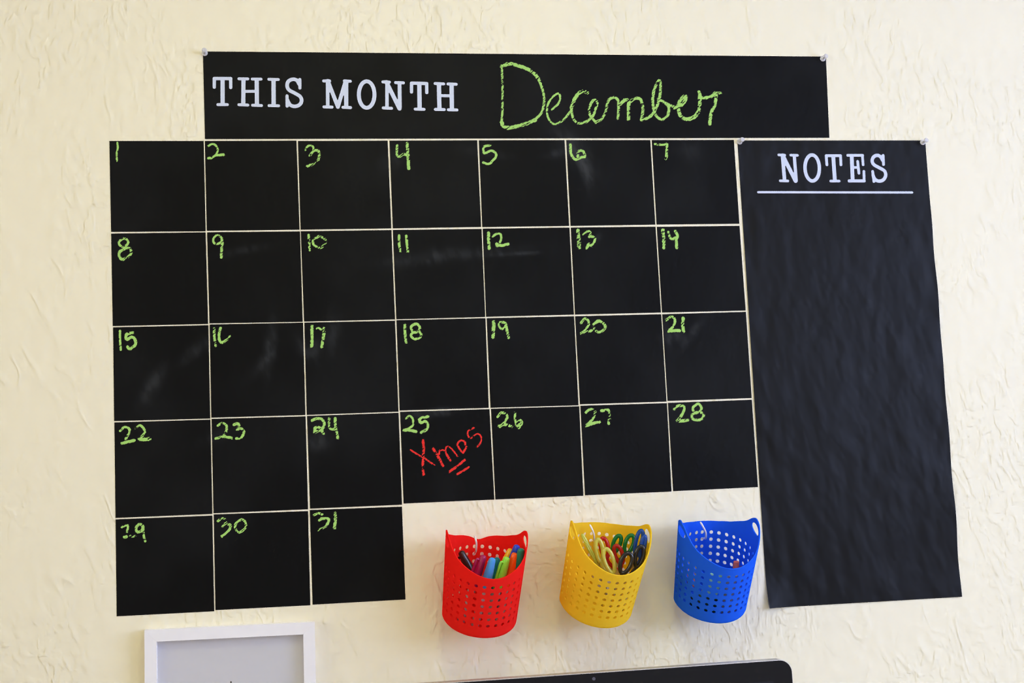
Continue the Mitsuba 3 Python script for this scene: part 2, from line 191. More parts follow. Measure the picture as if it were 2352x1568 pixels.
def floor_col(p, n, uv):
    plank = mikit.cell_rand(dr.floor(p.x / 0.12), dr.floor(p.y / 1.1 + mikit.cell_rand(dr.floor(p.x / 0.12)) * 3))
    g = mikit.fbm(p.x * 60, p.y * 5, 1.0, octaves=3)
    return mikit.mix([0.22, 0.14, 0.085], [0.33, 0.22, 0.14], dr.clip(plank * 0.6 + g * 0.5, 0, 1))


scene['floor_wood'] = {'type': 'twosided', 'bsdf': {'type': 'principled', 'base_color': mikit.proc(floor_col), 'roughness': 0.4, 'specular': 0.4}}


def desk_col(p, n, uv):
    g = mikit.fbm(p.x * 4, p.y * 55, p.z * 30, octaves=4)
    return mikit.mix([0.70, 0.67, 0.62], [0.78, 0.75, 0.70], g)


scene['desk_wood'] = {'type': 'twosided', 'bsdf': {'type': 'principled', 'base_color': mikit.proc(desk_col), 'roughness': 0.4, 'specular': 0.4}}


def board_col(p, n, uv):
    """Black chalkboard film with the haze of wiped chalk: a few smears where chalk was rubbed out, a faint dusting elsewhere."""
    s = 0.10 * mikit.smoothstep(0.35, 0.8, mikit.fbm(p.x * 9, p.z * 7, 1.3, octaves=3))
    grain = 0.45 + 0.8 * mikit.smoothstep(0.3, 0.7, mikit.fbm(p.x * 130 + p.z * 40, p.z * 60, 2.0, octaves=3))
    for x, z, a, b, g, k in SMUDGES:
        dx, dz = p.x - x * 1e-4, p.z - z * 1e-4
        c, q = math.cos(math.radians(g)), math.sin(math.radians(g))
        u, v = (dx * c + dz * q) / (a * 1e-4), (dz * c - dx * q) / (b * 1e-4)
        s = s + 0.42 * k * dr.exp(-1.2 * (u * u + v * v)) * grain
    return mikit.mix([0.0034, 0.0033, 0.0036], [0.046, 0.049, 0.054], dr.clip(s, 0, 1))


def board_bump(p, n, uv):
    return mikit.fbm(p.x * 46, p.z * 26, 6.0, octaves=3) + 0.25 * mikit.noise(p.x * 300, p.z * 300, 2.0)


scene['chalkboard_film'] = {'type': 'twosided', 'bsdf': {'type': 'bumpmap', 'arbitrary': mikit.proc(board_bump, eps=1e-3), 'scale': 0.0007,
    'bsdf': {'type': 'principled', 'base_color': mikit.proc(board_col), 'roughness': 0.5, 'specular': 0.075}}}


def notes_bump(p, n, uv):
    return mikit.fbm(p.x * 40 + p.z * 6, p.z * 22, 16.0, octaves=3) + 0.8 * mikit.noise(p.x * 75, p.z * 30, 4.0) * mikit.noise(p.x * 9, p.z * 9, 5.0)


scene['chalkboard_paper'] = {'type': 'twosided', 'bsdf': {'type': 'bumpmap', 'arbitrary': mikit.proc(notes_bump, eps=1e-3), 'scale': 0.0018,
    'bsdf': {'type': 'principled', 'base_color': {'type': 'rgb', 'value': [0.0055, 0.0054, 0.0062]}, 'roughness': 0.42, 'specular': 0.12}}}
plastic('print_ink', [0.55, 0.60, 0.73], 0.5, 0.3)
plastic('green_chalk', [0.35, 0.60, 0.15], 0.95, 0.05)
plastic('red_chalk', [0.72, 0.035, 0.03], 0.95, 0.05)
plastic('white_frame', [0.80, 0.79, 0.82], 0.35, 0.4)
plastic('grey_paper', [0.56, 0.555, 0.60], 0.8, 0.2)
plastic('black_ink', [0.02, 0.02, 0.02], 0.6, 0.3)
plastic('white_vinyl', [0.80, 0.78, 0.78], 0.3, 0.5)
scene['pane_glass'] = {'type': 'thindielectric', 'int_ior': 1.5}
scene['clear_plastic'] = {'type': 'blendbsdf', 'weight': 0.45, 'a': {'type': 'dielectric', 'int_ior': 1.49}, 'b': {'type': 'twosided', 'bsdf': {'type': 'diffuse', 'reflectance': {'type': 'rgb', 'value': [0.95, 0.94, 0.97]}}}}
metal('steel', [0.62, 0.62, 0.64], 0.25)
metal('aluminium', [0.74, 0.72, 0.70], 0.32)
plastic('screen_glass', [0.004, 0.004, 0.007], 0.06, 0.22)
plastic('display_glass', [0.010, 0.010, 0.018], 0.10, 0.25)
plastic('lens_grey', [0.06, 0.06, 0.09], 0.2, 0.5)


def sheet_plastic(name, rgb, trans, rough=0.38):
    scene[name] = {'type': 'principledthin', 'base_color': {'type': 'rgb', 'value': list(rgb)}, 'roughness': rough, 'diff_trans': trans, 'eta': 1.45}
    return name


sheet_plastic('red_plastic', [0.98, 0.028, 0.022], 0.8)
sheet_plastic('yellow_plastic', [0.99, 0.74, 0.05], 0.8)
sheet_plastic('blue_plastic', [0.022, 0.15, 0.93], 0.5)

# ------------------------------------------------------------------ the room
add('wall_back', trimesh.Trimesh([[X0, 0, 0], [X1, 0, 0], [X1, 0, ZC], [X0, 0, ZC]], [[0, 1, 2], [0, 2, 3]], process=False), 'wall_paint')
add('wall_left', cat(box(X0 - 0.1, X0, YF, VY0, 0, ZC), box(X0 - 0.1, X0, VY1, 0, 0, ZC), box(X0 - 0.1, X0, VY0, VY1, 0, VZ0), box(X0 - 0.1, X0, VY0, VY1, VZ1, ZC)), 'plain_wall_paint')
add('wall_front', box(X0, X1, YF - 0.1, YF, 0, ZC), 'plain_wall_paint')
add('wall_right', cat(box(X1, X1 + 0.1, YF, WY0, 0, ZC), box(X1, X1 + 0.1, WY1, 0, 0, ZC), box(X1, X1 + 0.1, WY0, WY1, 0, WZ0), box(X1, X1 + 0.1, WY0, WY1, WZ1, ZC)), 'plain_wall_paint')
add('floor', box(X0, X1, YF, 0, -0.1, 0), 'floor_wood')
add('ceiling', box(X0, X1, YF, 0, ZC, ZC + 0.1), 'ceiling_paint')
for k, l in (('wall_back', 'cream painted wall with trowelled plaster texture'), ('wall_left', 'cream wall on the left'), ('wall_front', 'cream wall behind the viewer'), ('wall_right', 'cream wall with the window'), ('floor', 'brown wood floor'), ('ceiling', 'white ceiling')):
    tag(k, l, 'floor' if k == 'floor' else 'ceiling' if k == 'ceiling' else 'wall', kind='structure')
fr = 0.05
add('window_1__frame', cat(box(X1 + .01, X1 + .06, WY0, WY1, WZ0, WZ0 + fr), box(X1 + .01, X1 + .06, WY0, WY1, WZ1 - fr, WZ1), box(X1 + .01, X1 + .06, WY0, WY0 + fr, WZ0, WZ1), box(X1 + .01, X1 + .06, WY1 - fr, WY1, WZ0, WZ1)), 'white_frame')
add('window_1__pane', trimesh.Trimesh([[X1 + .04, WY0 + fr, WZ0 + fr], [X1 + .04, WY1 - fr, WZ0 + fr], [X1 + .04, WY1 - fr, WZ1 - fr], [X1 + .04, WY0 + fr, WZ1 - fr]], [[0, 2, 1], [0, 3, 2]], process=False), 'white_frame',
    emitter={'type': 'area', 'radiance': {'type': 'rgb', 'value': DAYLIGHT}})
tag('window_1', 'bright daylit window in the right wall', 'window', kind='structure')
add('window_2__frame', cat(box(X0 - .06, X0 - .01, VY0, VY1, VZ0, VZ0 + fr), box(X0 - .06, X0 - .01, VY0, VY1, VZ1 - fr, VZ1), box(X0 - .06, X0 - .01, VY0, VY0 + fr, VZ0, VZ1), box(X0 - .06, X0 - .01, VY1 - fr, VY1, VZ0, VZ1)), 'white_frame')
add('window_2__blind', trimesh.Trimesh([[X0 - .04, VY0 + fr, VZ0 + fr], [X0 - .04, VY1 - fr, VZ0 + fr], [X0 - .04, VY1 - fr, VZ1 - fr], [X0 - .04, VY0 + fr, VZ1 - fr]], [[0, 1, 2], [0, 2, 3]], process=False), 'white_frame',
    emitter={'type': 'area', 'radiance': {'type': 'rgb', 'value': CURTAIN_LIGHT}})
tag('window_2', 'window in the left wall behind a glowing cream blind', 'window', kind='structure')
lx, ly_ = 0.5, -1.2
add('ceiling_lamp__base', frame_to(lathe([(0, 0), (0.06, 0), (0.06, 0.03), (0, 0.03)]), (lx, ly_, ZC - 0.03), (0, 0, 1), (1, 0, 0)), 'white_frame')
dome = [(0.0, -0.10)] + [(0.17 * math.sin(a), -0.10 + 0.09 * (1 - math.cos(a))) for a in np.linspace(0.15, 1.45, 9)] + [(0.06, 0.0), (0, 0)]
add('ceiling_lamp__shade', frame_to(lathe(dome), (lx, ly_, ZC - 0.03), (0, 0, 1), (1, 0, 0)), 'white_frame', smooth=40, emitter={'type': 'area', 'radiance': {'type': 'rgb', 'value': LAMP}})
tag('ceiling_lamp', 'round warm white dome lamp on the ceiling', 'lamp')

# ------------------------------------------------------------------ chalk
RES = 0.00034


def chalk_mesh(strokes, y, seed, dens=0.30, wid=1.0):
    """Chalk as it lies on the film: small flat flakes left by the strokes, streaked where the stick skipped over the grain."""
    P, Rr = [], []
    for r, fl in strokes:
        p = spline(np.array(fl, float).reshape(-1, 2) * 1e-4, 0.0006)
        P.append(p); Rr.append(np.full(len(p), r * 1e-4 * wid))
    P, Rr = np.vstack(P), np.concatenate(Rr)
    lo, hi = P.min(0) - 0.006, P.max(0) + 0.006
    nx, nz = (np.ceil((hi - lo) / RES)).astype(int)
    gx, gz = np.meshgrid(lo[0] + (np.arange(nx) + .5) * RES, lo[1] + (np.arange(nz) + .5) * RES)
    G = np.column_stack([gx.ravel(), gz.ravel()])
    d, i = cKDTree(P).query(G, k=6)
    q = (d / Rr[i]).min(1)
    a, b = (G[:, 0] * 0.85 + G[:, 1] * 0.6), (G[:, 0] * 0.6 - G[:, 1] * 0.85)
    o = np.zeros(len(G)) + seed * 3.7
    st = mnoise(np.column_stack([a / 0.0042, b / 0.00105, o]), seed)
    st = 0.72 * st + 0.28 * mnoise(np.column_stack([G / 0.0007, o]), seed + 9)
    lf = mnoise(np.column_stack([G / 0.006, o]), seed + 5)
    edge = mnoise(np.column_stack([a / 0.0030, b / 0.0009, o]), seed + 3)
    on = (q < 0.74 + 0.5 * edge) & (st > dens - 0.12 + 0.22 * lf + 0.22 * np.clip(q - 0.55, 0, 1))
    on = on.reshape(nz, nx)
    pad = np.pad(on, ((0, 0), (1, 1))).astype(np.int8)
    rows, s = np.nonzero(np.diff(pad, axis=1) == 1)
    e = np.nonzero(np.diff(pad, axis=1) == -1)[1]
    x0, x1, z0 = lo[0] + s * RES, lo[0] + e * RES, lo[1] + rows * RES
    n = len(s)
    V = np.stack([np.column_stack([x0, x0 * 0 + y, z0]), np.column_stack([x1, x0 * 0 + y, z0]), np.column_stack([x1, x0 * 0 + y, z0 + RES]), np.column_stack([x0, x0 * 0 + y, z0 + RES])], 1).reshape(-1, 3)
    k = np.arange(n)[:, None] * 4
    F = np.vstack([k + [0, 1, 2], k + [0, 2, 3]])
    return trimesh.Trimesh(V, F, process=False)


def print_poly(strokes):
    g = []
    for r, fl in strokes:
        p = np.array(fl, float).reshape(-1, 2) * 1e-4
        if len(p) > 5: p = spline(p, 0.0012)
        stem = len(p) == 2 and r > 25 and abs(p[0, 0] - p[1, 0]) < 0.08 * abs(p[0, 1] - p[1, 1])
        g.append(LineString(p).buffer(r * 1e-4, quad_segs=6, cap_style='flat' if stem else 'round'))
    return unary_union(g).buffer(0.0006).buffer(-0.0006).simplify(0.00008)


# ------------------------------------------------------------------ the month of calendar squares
for n in range(1, 32):
    key = numbered('calendar_square')
    c = np.array(SQUARES[n], float) * 1e-4
    th = 0.0006
    add(key + '__sheet', extr_wall(Polygon(c), -0.0001, -0.0001 - th), 'chalkboard_film')
    add(key + '__chalk_number', chalk_mesh(NUMBERS[n], -0.00085, n, dens=0.385 if n in (29, 30) else 0.37, wid=0.95), 'green_chalk')
    tag(key + '__chalk_number', 'green chalk number %d' % n)
    ORD = ['first', 'second', 'third', 'fourth', 'fifth', 'sixth', 'seventh']
    r_, c_ = (n - 1) // 7, (n - 1) % 7
    lab = 'black calendar square chalked %d in green, %s from the left in the %s row' % (n, ORD[c_], ['top', 'second', 'third', 'fourth', 'bottom'][r_])
    if n == 25:
        add(key + '__chalk_writing', chalk_mesh(XMAS, -0.00085, 77, dens=0.29, wid=0.92), 'red_chalk')
        tag(key + '__chalk_writing', 'red chalk word Xmas, underlined twice')
        lab = 'black chalkboard calendar square numbered 25 with Xmas in red chalk'
    tag(key, lab, 'calendar square', 'chalkboard calendar squares on the wall')


# ------------------------------------------------------------------ header and notes banners
def sheet_mesh(corners, nu, nv, fn, th):
    """A thin sheet between four wall points (TL TR BR BL), its front pushed out by fn(s, t, x, z)."""
    c = np.array(corners, float) * 1e-4
    s, t = np.meshgrid(np.linspace(0, 1, nu), np.linspace(0, 1, nv))
    p = ((1 - t) * (1 - s))[..., None] * c[0] + ((1 - t) * s)[..., None] * c[1] + (t * s)[..., None] * c[2] + (t * (1 - s))[..., None] * c[3]
    dx, out = fn(s, t, p[..., 0], p[..., 1])
    x, z = p[..., 0] + dx, p[..., 1]
    front = np.stack([x, -0.0002 - th - out, z], -1).reshape(-1, 3)
    back = np.stack([x, -0.0002 - out, z], -1).reshape(-1, 3)
    F = []
    N = nu * nv
    for j in range(nv - 1):
        for i in range(nu - 1):
            a, b, d, e = j * nu + i, j * nu + i + 1, (j + 1) * nu + i, (j + 1) * nu + i + 1
            F += [[a, d, e], [a, e, b], [N + a, N + e, N + d], [N + a, N + b, N + e]]
    ring = [(j * nu, (j + 1) * nu) for j in range(nv - 1)] + [((nv - 1) * nu + i, (nv - 1) * nu + i + 1) for i in range(nu - 1)] + \
           [((j + 1) * nu + nu - 1, j * nu + nu - 1) for j in range(nv - 1)] + [(i + 1, i) for i in range(nu - 1)]
    for a, b in ring:
        F += [[a, N + a, N + b], [a, N + b, b]]
    return trimesh.Trimesh(np.vstack([front, back]), np.array(F), process=False)


def head_fn(s, t, x, z):
    return 0 * s, 0 * s


def notes_fn(s, t, x, z):
    free = np.clip((t - 0.13) / 0.12, 0, 1)
    P = np.stack([x * 16, z * 7, 0 * x], -1)
    w = (mfbm(P, 3, 4) ** 1.5) * 0.0022 * free
    w += 0.0016 * free * np.clip((s - 0.8) / 0.2, 0, 1) ** 2 * (0.5 + 0.5 * np.sin(z * 42))
    w += 0.0090 * np.clip(1 - np.hypot((s - 0) * 0.28, (t - 1) * 0.65) / 0.05, 0, 1) ** 2     # the loose bottom corner
    dx = 0.0006 * np.clip((s - 0.6) / 0.4, 0, 1) * np.sin(z * 55 + 1.0) * free
    return dx, w


add('month_banner__sheet', extr_wall(Polygon(np.array(BANNERS['header'], float) * 1e-4), -0.0001, -0.0007), 'chalkboard_film')
for c, st in PRINT_HEADER:
    k = part('month_banner', 'printed_letter')
    add(k, extr_wall(print_poly(st), -0.0006, -0.00085), 'print_ink'); tag(k, 'printed white capital letter ' + c)
add('month_banner__chalk_writing', chalk_mesh(MONTH, -0.0009, 51, dens=0.385), 'green_chalk')
tag('month_banner__chalk_writing', 'green chalk handwriting reading December')
tag('month_banner', 'wide black chalkboard banner reading THIS MONTH December above the squares', 'banner')
add('notes_banner__sheet', sheet_mesh(BANNERS['notes'], 70, 150, notes_fn, 0.0005), 'chalkboard_paper', smooth=40)
for c, st in PRINT_NOTES:
    k = part('notes_banner', 'printed_line' if c == '_' else 'printed_letter')
    add(k, extr_wall(print_poly(st), -0.0006, -0.00095), 'print_ink')
    tag(k, 'printed white underline' if c == '_' else 'printed white capital letter ' + c)
tag('notes_banner', 'tall black chalkboard sheet headed NOTES right of the calendar squares', 'banner')

# ------------------------------------------------------------------ push pins
pin_profile = [(0, 0.0008), (0.0041, 0.0008), (0.0043, 0.0014), (0.0041, 0.0022), (0.0030, 0.0027), (0.0021, 0.0042), (0.0019, 0.0075), (0.0023, 0.0100), (0.0032, 0.0112), (0.0036, 0.0126), (0.0034, 0.0140), (0.0025, 0.0147), (0, 0.0148)]
for (x, z), lab in zip(PINS, ('clear plastic push pin at the top left corner of the THIS MONTH banner', 'clear plastic push pin at the top right corner of the THIS MONTH banner', 'clear plastic push pin at the top left corner of the NOTES sheet', 'clear plastic push pin at the top right corner of the NOTES sheet')):
    key = numbered('push_pin')
    o = np.array([x * 1e-4, 0, z * 1e-4])
    add(key + '__body', frame_to(lathe(pin_profile, 32), o, (0, -1, 0), (1, 0, 0)), 'clear_plastic', smooth=35)
    add(key + '__needle', frame_to(lathe([(0, -0.006), (0.0006, -0.004), (0.0006, 0.0112), (0, 0.0112)], 12), o, (0, -1, 0), (1, 0, 0)), 'steel', smooth=35)
    tag(key + '__needle', 'steel needle')
    tag(key, lab, 'push pin', 'push pins holding the banners')

# ------------------------------------------------------------------ baskets
SH = BASKET_SHAPE
RIMT = np.radians([0, 10, 20, 35, 48, 57, 65, 72, 80, 90, 97, 103, 110, 118, 125, 140, 160, 180])
RIMW = np.array([.0732, .0738, .0757, .080, .0845, .0885, .0935, .099, .105, .1072, .1055, .1010, .0945, .0890, .0860, .0797, .0760, .0753])
WB = -0.0215
FIL = 0.006


def bsurf(th, w):
    c = -np.cos(th)
    ry = np.where(c < 0, SH[3] + SH[4] * w, SH[5] + SH[6] * w)
    return np.stack([(SH[0] + SH[1] * w) * np.sin(th), ry * c, w + 0 * th], -1)


def bpose(b):
    ca, sa, cr, sr = math.cos(b['tilt']), math.sin(b['tilt']), math.cos(b['roll']), math.sin(b['roll'])
    rx = np.array([[1, 0, 0], [0, ca, -sa], [0, sa, ca]]); ry = np.array([[cr, 0, sr], [0, 1, 0], [-sr, 0, cr]])
    M = np.eye(4); M[:3, :3] = rx @ ry; M[:3, 3] = b['pos']
    return M


def basket_columns(b):
    d = 2 * np.pi / 30
    f = b['front'] + d * np.arange(-12, 13); f = f[np.abs(f) < 1.25]
    k = np.pi + b['back'] + d * np.arange(-12, 13); k = k[np.abs(k - np.pi) < 1.25]
    out = list(f) + list(k)
    for lo, hi in ((f.max(), k.min()), (k.max() - 2 * np.pi, f.min())):
        n = max(1, round((hi - lo) / d)); out += list(lo + (hi - lo) * np.arange(1, n) / n)
    return np.sort((np.array(out) + np.pi) % (2 * np.pi) - np.pi)


def rimw(th, dip=0.0):
    a = np.abs((th + np.pi) % (2 * np.pi) - np.pi)
    w = np.interp(a, RIMT, RIMW)
    return w - dip * np.exp(-((np.abs(a) - np.pi) / 0.22) ** 2)


def basket_mesh(b, dip=0.0):
    R0, thick = 0.055, 0.0015
    u = np.linspace(-np.pi, np.pi, 241)
    w = rimw(u, dip)
    w = np.convolve(np.r_[w[-9:-1], w, w[1:9]], np.hanning(9) / np.hanning(9).sum(), 'same')[8:-8]
    outer = np.vstack([np.column_stack([u * R0, w]), [[np.pi * R0, WB - 0.003], [-np.pi * R0, WB - 0.003]]])[::-1]
    holes = []
    ang = np.linspace(0, 2 * np.pi, 16, endpoint=False)
    for t in basket_columns(b):
        for k in range(7):
            if abs(abs(t) - np.pi) < 0.04: t = np.sign(t) * (np.pi - 0.055)
            rr = np.linalg.norm(bsurf(np.array(t + .01), k * SH[2]) - bsurf(np.array(t - .01), k * SH[2])) / .02
            hr = 0.00265
            holes.append(np.column_stack([t * R0 + hr / rr * R0 * np.cos(ang), k * SH[2] + hr * np.sin(ang)])[::-1])
    for s in (-1, 1):     # the finger hole of each ear
        q = np.linspace(0, 2 * np.pi, 28, endpoint=False)
        e = np.column_stack([s * 1.535 * R0 + 0.225 * R0 * np.cos(q), 0.0935 + 0.0066 * np.sin(q)])
        holes.append(e[::-1])
    polys = [outer] + holes
    cs = m3.CrossSection([p.tolist() for p in polys], m3.FillRule.EvenOdd)
    man = cs.extrude(thick).refine_to_length(0.0032)
    mm_ = man.to_mesh()
    V, F = np.array(mm_.vert_properties[:, :3]), np.array(mm_.tri_verts)
    keep = ~(np.all(np.abs(V[F][:, :, 0]) > np.pi * R0 - 1e-6, axis=1))
    F = F[keep]
    th, v, t = V[:, 0] / R0, V[:, 1], V[:, 2] - thick
    # v below the fillet start runs round the bottom edge
    v0 = WB + FIL
    arc = np.clip((v0 - v) / FIL, 0, np.pi / 2)
    ww = np.where(v < v0, v0 - FIL * np.sin(arc), v)
    inset = np.where(v < v0, FIL * (1 - np.cos(arc)), 0)
    p = bsurf(th, ww)
    e = 1e-4
    nrm = np.cross(bsurf(th + e, ww) - bsurf(th - e, ww), bsurf(th, ww + e) - bsurf(th, ww - e))
    nrm /= np.linalg.norm(nrm, axis=1, keepdims=True)
    nb = nrm * np.cos(arc)[:, None] + np.array([0, 0, -1.0]) * np.sin(arc)[:, None]
    p = p - nrm * inset[:, None] + nb * t[:, None]
    m = trimesh.Trimesh(p, F, process=False)
    m.merge_vertices(digits_vertex=6)
    # the bottom
    q = np.linspace(-np.pi, np.pi, 97)[:-1]
    ring = bsurf(q, np.full(96, WB)); ring[:, :2] *= 1 - (FIL * 0.80) / 0.055
    base = m3.CrossSection([ring[:, :2].tolist()], m3.FillRule.NonZero).extrude(thick).to_mesh()
    bm = trimesh.Trimesh(np.array(base.vert_properties[:, :3]) + [0, 0, WB], np.array(base.tri_verts), process=False)
    return m, bm


def placed(m, M):
    m = m.copy(); m.apply_transform(M); return m


for n, (mat, dip, lab) in {'red': ('red_plastic', 0.006, 'red perforated plastic basket of markers hanging on the wall'), 'yellow': ('yellow_plastic', 0.0, 'yellow perforated plastic basket of scissors hanging on the wall'),
                           'blue': ('blue_plastic', 0.0, 'blue perforated plastic basket hanging beside the NOTES sheet')}.items():
    key = numbered('basket')
    M = bpose(BASKETS[n])
    w_, b_ = basket_mesh(BASKETS[n], dip)
    add(key + '__body', placed(w_, M), mat, smooth=35)
    add(key + '__base', placed(b_, M), mat)
    tag(key, lab, 'basket', 'wall baskets below the calendar')
    hk = numbered('wall_hook')
    h, mid, top = (np.array(v) * 1e-4 for v in HOOKS[n])
    path = spline([[h[0], 0.004, h[2] - 0.0005], [h[0], -0.012, h[2] - 0.0005], h, h + (mid - h) * 0.45 + [0, -0.004, -0.0035], mid, mid + (top - mid) * 0.55 + [0, -0.002, 0], top], 0.0012)
    rr = np.full(len(path), 0.0014); rr[-3:] *= [1, 0.9, 0.6]
    add(hk + '__wire', tube(path, rr, 10), 'white_vinyl', smooth=40)
    add(hk + '__collar', frame_to(lathe([(0, 0), (0.0042, 0), (0.0042, 0.001), (0.0026, 0.0022), (0, 0.0022)], 20), (h[0], 0, h[2] - 0.0005), (0, -1, 0), (1, 0, 0)), 'white_vinyl', smooth=40)
    tag(hk, 'white wall hook holding the %s basket' % n, 'hook', 'hooks behind the baskets')

# ------------------------------------------------------------------ markers in the red basket
plastic('marker_barrel', [0.42, 0.40, 0.44], 0.35, 0.5)
MK = {'dark brown': ([.030, .012, .010], (-1, .4)), 'magenta': ([.36, .008, .085], (-1, -.3)), 'light blue': ([.055, .33, .78], None), 'teal': ([.005, .19, .20], None), 'lime green': ([.28, .78, .06], (-1, -.5)),
      'orange': ([.92, .12, .008], (1, .1)), 'yellow': ([.93, .50, .01], None), 'dark blue': ([.02, .06, .52], None), 'dark green': ([.005, .20, .13], None), 'navy': ([.006, .008, .05], None)}
MPLACE = {'dark brown': 'leaning at the left of the red basket', 'magenta': 'beside the dark brown one in the red basket', 'light blue': 'at the front middle of the red basket', 'teal': 'behind the light blue one in the red basket', 'lime green': 'with its clip towards the front of the red basket',
          'orange': 'with its clip on the right in the red basket', 'yellow': 'behind the orange one in the red basket', 'dark blue': 'farthest back in the red basket', 'dark green': 'near the right side of the red basket', 'navy': 'low at the right side of the red basket'}
cap_prof = [(0, 0), (0.0066, 0), (0.0068, 0.0006), (0.0066, 0.010), (0.0060, 0.026), (0.0050, 0.038), (0.0046, 0.0425), (0.0038, 0.0446), (0.0022, 0.0456), (0, 0.0458)]
M = bpose(BASKETS['red'])
for nm, A, B in MARKERS:
    key = numbered('marker')
    a, b = np.array(A) * 1e-4, np.array(B) * 1e-4
    ax = a - b; L = np.linalg.norm(ax); ax /= L
    mat = plastic(nm.replace(' ', '_') + '_cap', MK[nm][0], 0.22, 0.5)
    clip = MK[nm][1]
    xh = np.array([clip[0], clip[1], 0.0]) if clip else np.array([0.1, 1.0, 0])
    add(key + '__cap', placed(frame_to(lathe(cap_prof, 28), a - ax * 0.0458, ax, xh), M), mat, smooth=35)
    br = [(0, 0), (0.0030, 0), (0.0047, 0.004), (0.0053, 0.008), (0.0053, L - 0.0458), (0.0050, L - 0.040), (0, L - 0.040)]
    add(key + '__barrel', placed(frame_to(lathe(br, 24), b, ax, xh), M), 'marker_barrel', smooth=35)
    tag(key + '__barrel', 'grey barrel')
    cl = tube(spline([[0.0050, 0, 0.038], [0.0078, 0, 0.0385], [0.0086, 0, 0.034], [0.0086, 0, 0.018], [0.0080, 0, 0.006]], 0.002), 0.0017, 8)
    add(key + '__clip', placed(frame_to(cl, a - ax * 0.0458, ax, xh), M), mat, smooth=40)
    tag(key, nm + ' capped marker ' + MPLACE[nm], 'marker', 'markers in the red basket')

# ------------------------------------------------------------------ scissors in the yellow basket
SC = {'yellow': ([.88, .86, .16], 'translucent yellow scissors, both finger loops at the front of the yellow basket'), 'red': ([.70, .025, .015], 'translucent red scissors behind the clear yellow pair'), 'green': ([.010, .26, .055], 'translucent green scissors at the back of the yellow basket'),
      'blue': ([.012, .09, .48], 'translucent blue scissors at the right side of the yellow basket'), 'black': ([.010, .010, .012], 'black handled scissors at the front right of the yellow basket'), 'edge': ([.80, .88, .16], 'translucent yellow scissors seen edge-on at the left of the yellow basket')}
M = bpose(BASKETS['yellow'])
for nm, rings in SCISSORS.items():
    key = numbered('scissors')
    mat = plastic('scissor_' + nm, SC[nm][0], 0.14, 0.6)
    if nm != 'black':
        scene[mat] = {'type': 'principled', 'base_color': {'type': 'rgb', 'value': SC[nm][0]}, 'roughness': 0.08, 'spec_trans': 0.45, 'eta': 1.45}
    bots, ups = [], []
    for P, a, b, up, rt in rings:
        P, a, b, up, rt = np.array(P) * 1e-4, a * 1e-4, b * 1e-4, np.array(up), np.array(rt)
        tr = 0.0028 if nm != 'edge' else 0.0018
        a, b = a - tr, max(b - tr, 0.0011)
        t = np.linspace(0, 2 * np.pi, 40, endpoint=False)
        loop = P + np.cos(t)[:, None] * up * a + np.sin(t)[:, None] * rt * (b * (1 + 0.12 * np.cos(t)))[:, None]
        add(part(key, 'finger_loop'), placed(tube(loop, tr, 12, closed=True), M), mat, smooth=True)
        bots.append(P - up * a); ups.append(up)
    mid = (bots[0] + bots[1]) / 2; up = (ups[0] + ups[1]) / 2; up /= np.linalg.norm(up)
    piv = mid - up * 0.016 + [0, 0.004, 0]
    tip = np.array([np.clip(piv[0] - up[0] * 0.03, -0.03, 0.03), np.clip(piv[1] - 0.012, -0.038, 0.02), -0.016])
    for i, q in enumerate(bots):
        add(part(key, 'shank'), placed(tube(spline([q, (q + piv) / 2 + (q - mid) * 0.25, piv + (mid - q) * 0.12], 0.002), 0.0026, 10), M), mat, smooth=40)
        d = tip + (mid - q) * 0.15 - piv; L = np.linalg.norm(d)
        bl = extr_wall(Polygon([(-0.004, 0), (0.004, 0), (0.0032, L * 0.6), (0.0004, L), (-0.003, L * 0.7)]), 0.0006, -0.0006)
        m = frame_to(bl, piv + (0.0008 if i else -0.0008) * np.array([0, 1, 0]), d, (1, 0, 0))
        add(part(key, 'blade'), placed(m, M), 'steel')
    add(key + '__pivot_screw', placed(frame_to(lathe([(0, -0.003), (0.003, -0.003), (0.003, 0.003), (0, 0.003)], 16), piv, (0, -1, 0.3), (1, 0, 0)), M), 'steel', smooth=40)
    tag(key, SC[nm][1], 'scissors', 'scissors in the yellow basket')

# ------------------------------------------------------------------ small things in the blue basket
M = bpose(BASKETS['blue'])
plastic('pink_rubber', [.66, .17, .15], 0.7, 0.2); plastic('mint_rubber', [.36, .72, .46], 0.6, 0.3); plastic('salmon_rubber', [.85, .30, .22], 0.6, 0.3)
plastic('dark_green_rubber', [.03, .09, .04], 0.6, 0.3); plastic('grey_rubber', [.30, .31, .36], 0.6, 0.3); plastic('maroon_rubber', [.16, .02, .05], 0.6, 0.3)
a, b = (np.array(v) * 1e-4 for v in PINK)
ax = a - b; L = np.linalg.norm(ax)
add('pencil__eraser', placed(frame_to(lathe([(0, L - 0.014), (0.0041, L - 0.014), (0.0042, L - 0.001), (0.0038, L), (0, L)], 24), b, ax), M), 'pink_rubber', smooth=35)
add('pencil__ferrule', placed(frame_to(lathe([(0, L - 0.024), (0.0043, L - 0.024), (0.0043, L - 0.0135), (0, L - 0.0135)], 24), b, ax), M), 'steel', smooth=35)
add('pencil__shaft', placed(frame_to(lathe([(0, 0), (0.0040, 0), (0.0040, L - 0.0235), (0, L - 0.0235)], 6), b, ax), M), 'maroon_rubber')
tag('pencil', 'pencil with a pink eraser end standing in the blue basket', 'pencil')
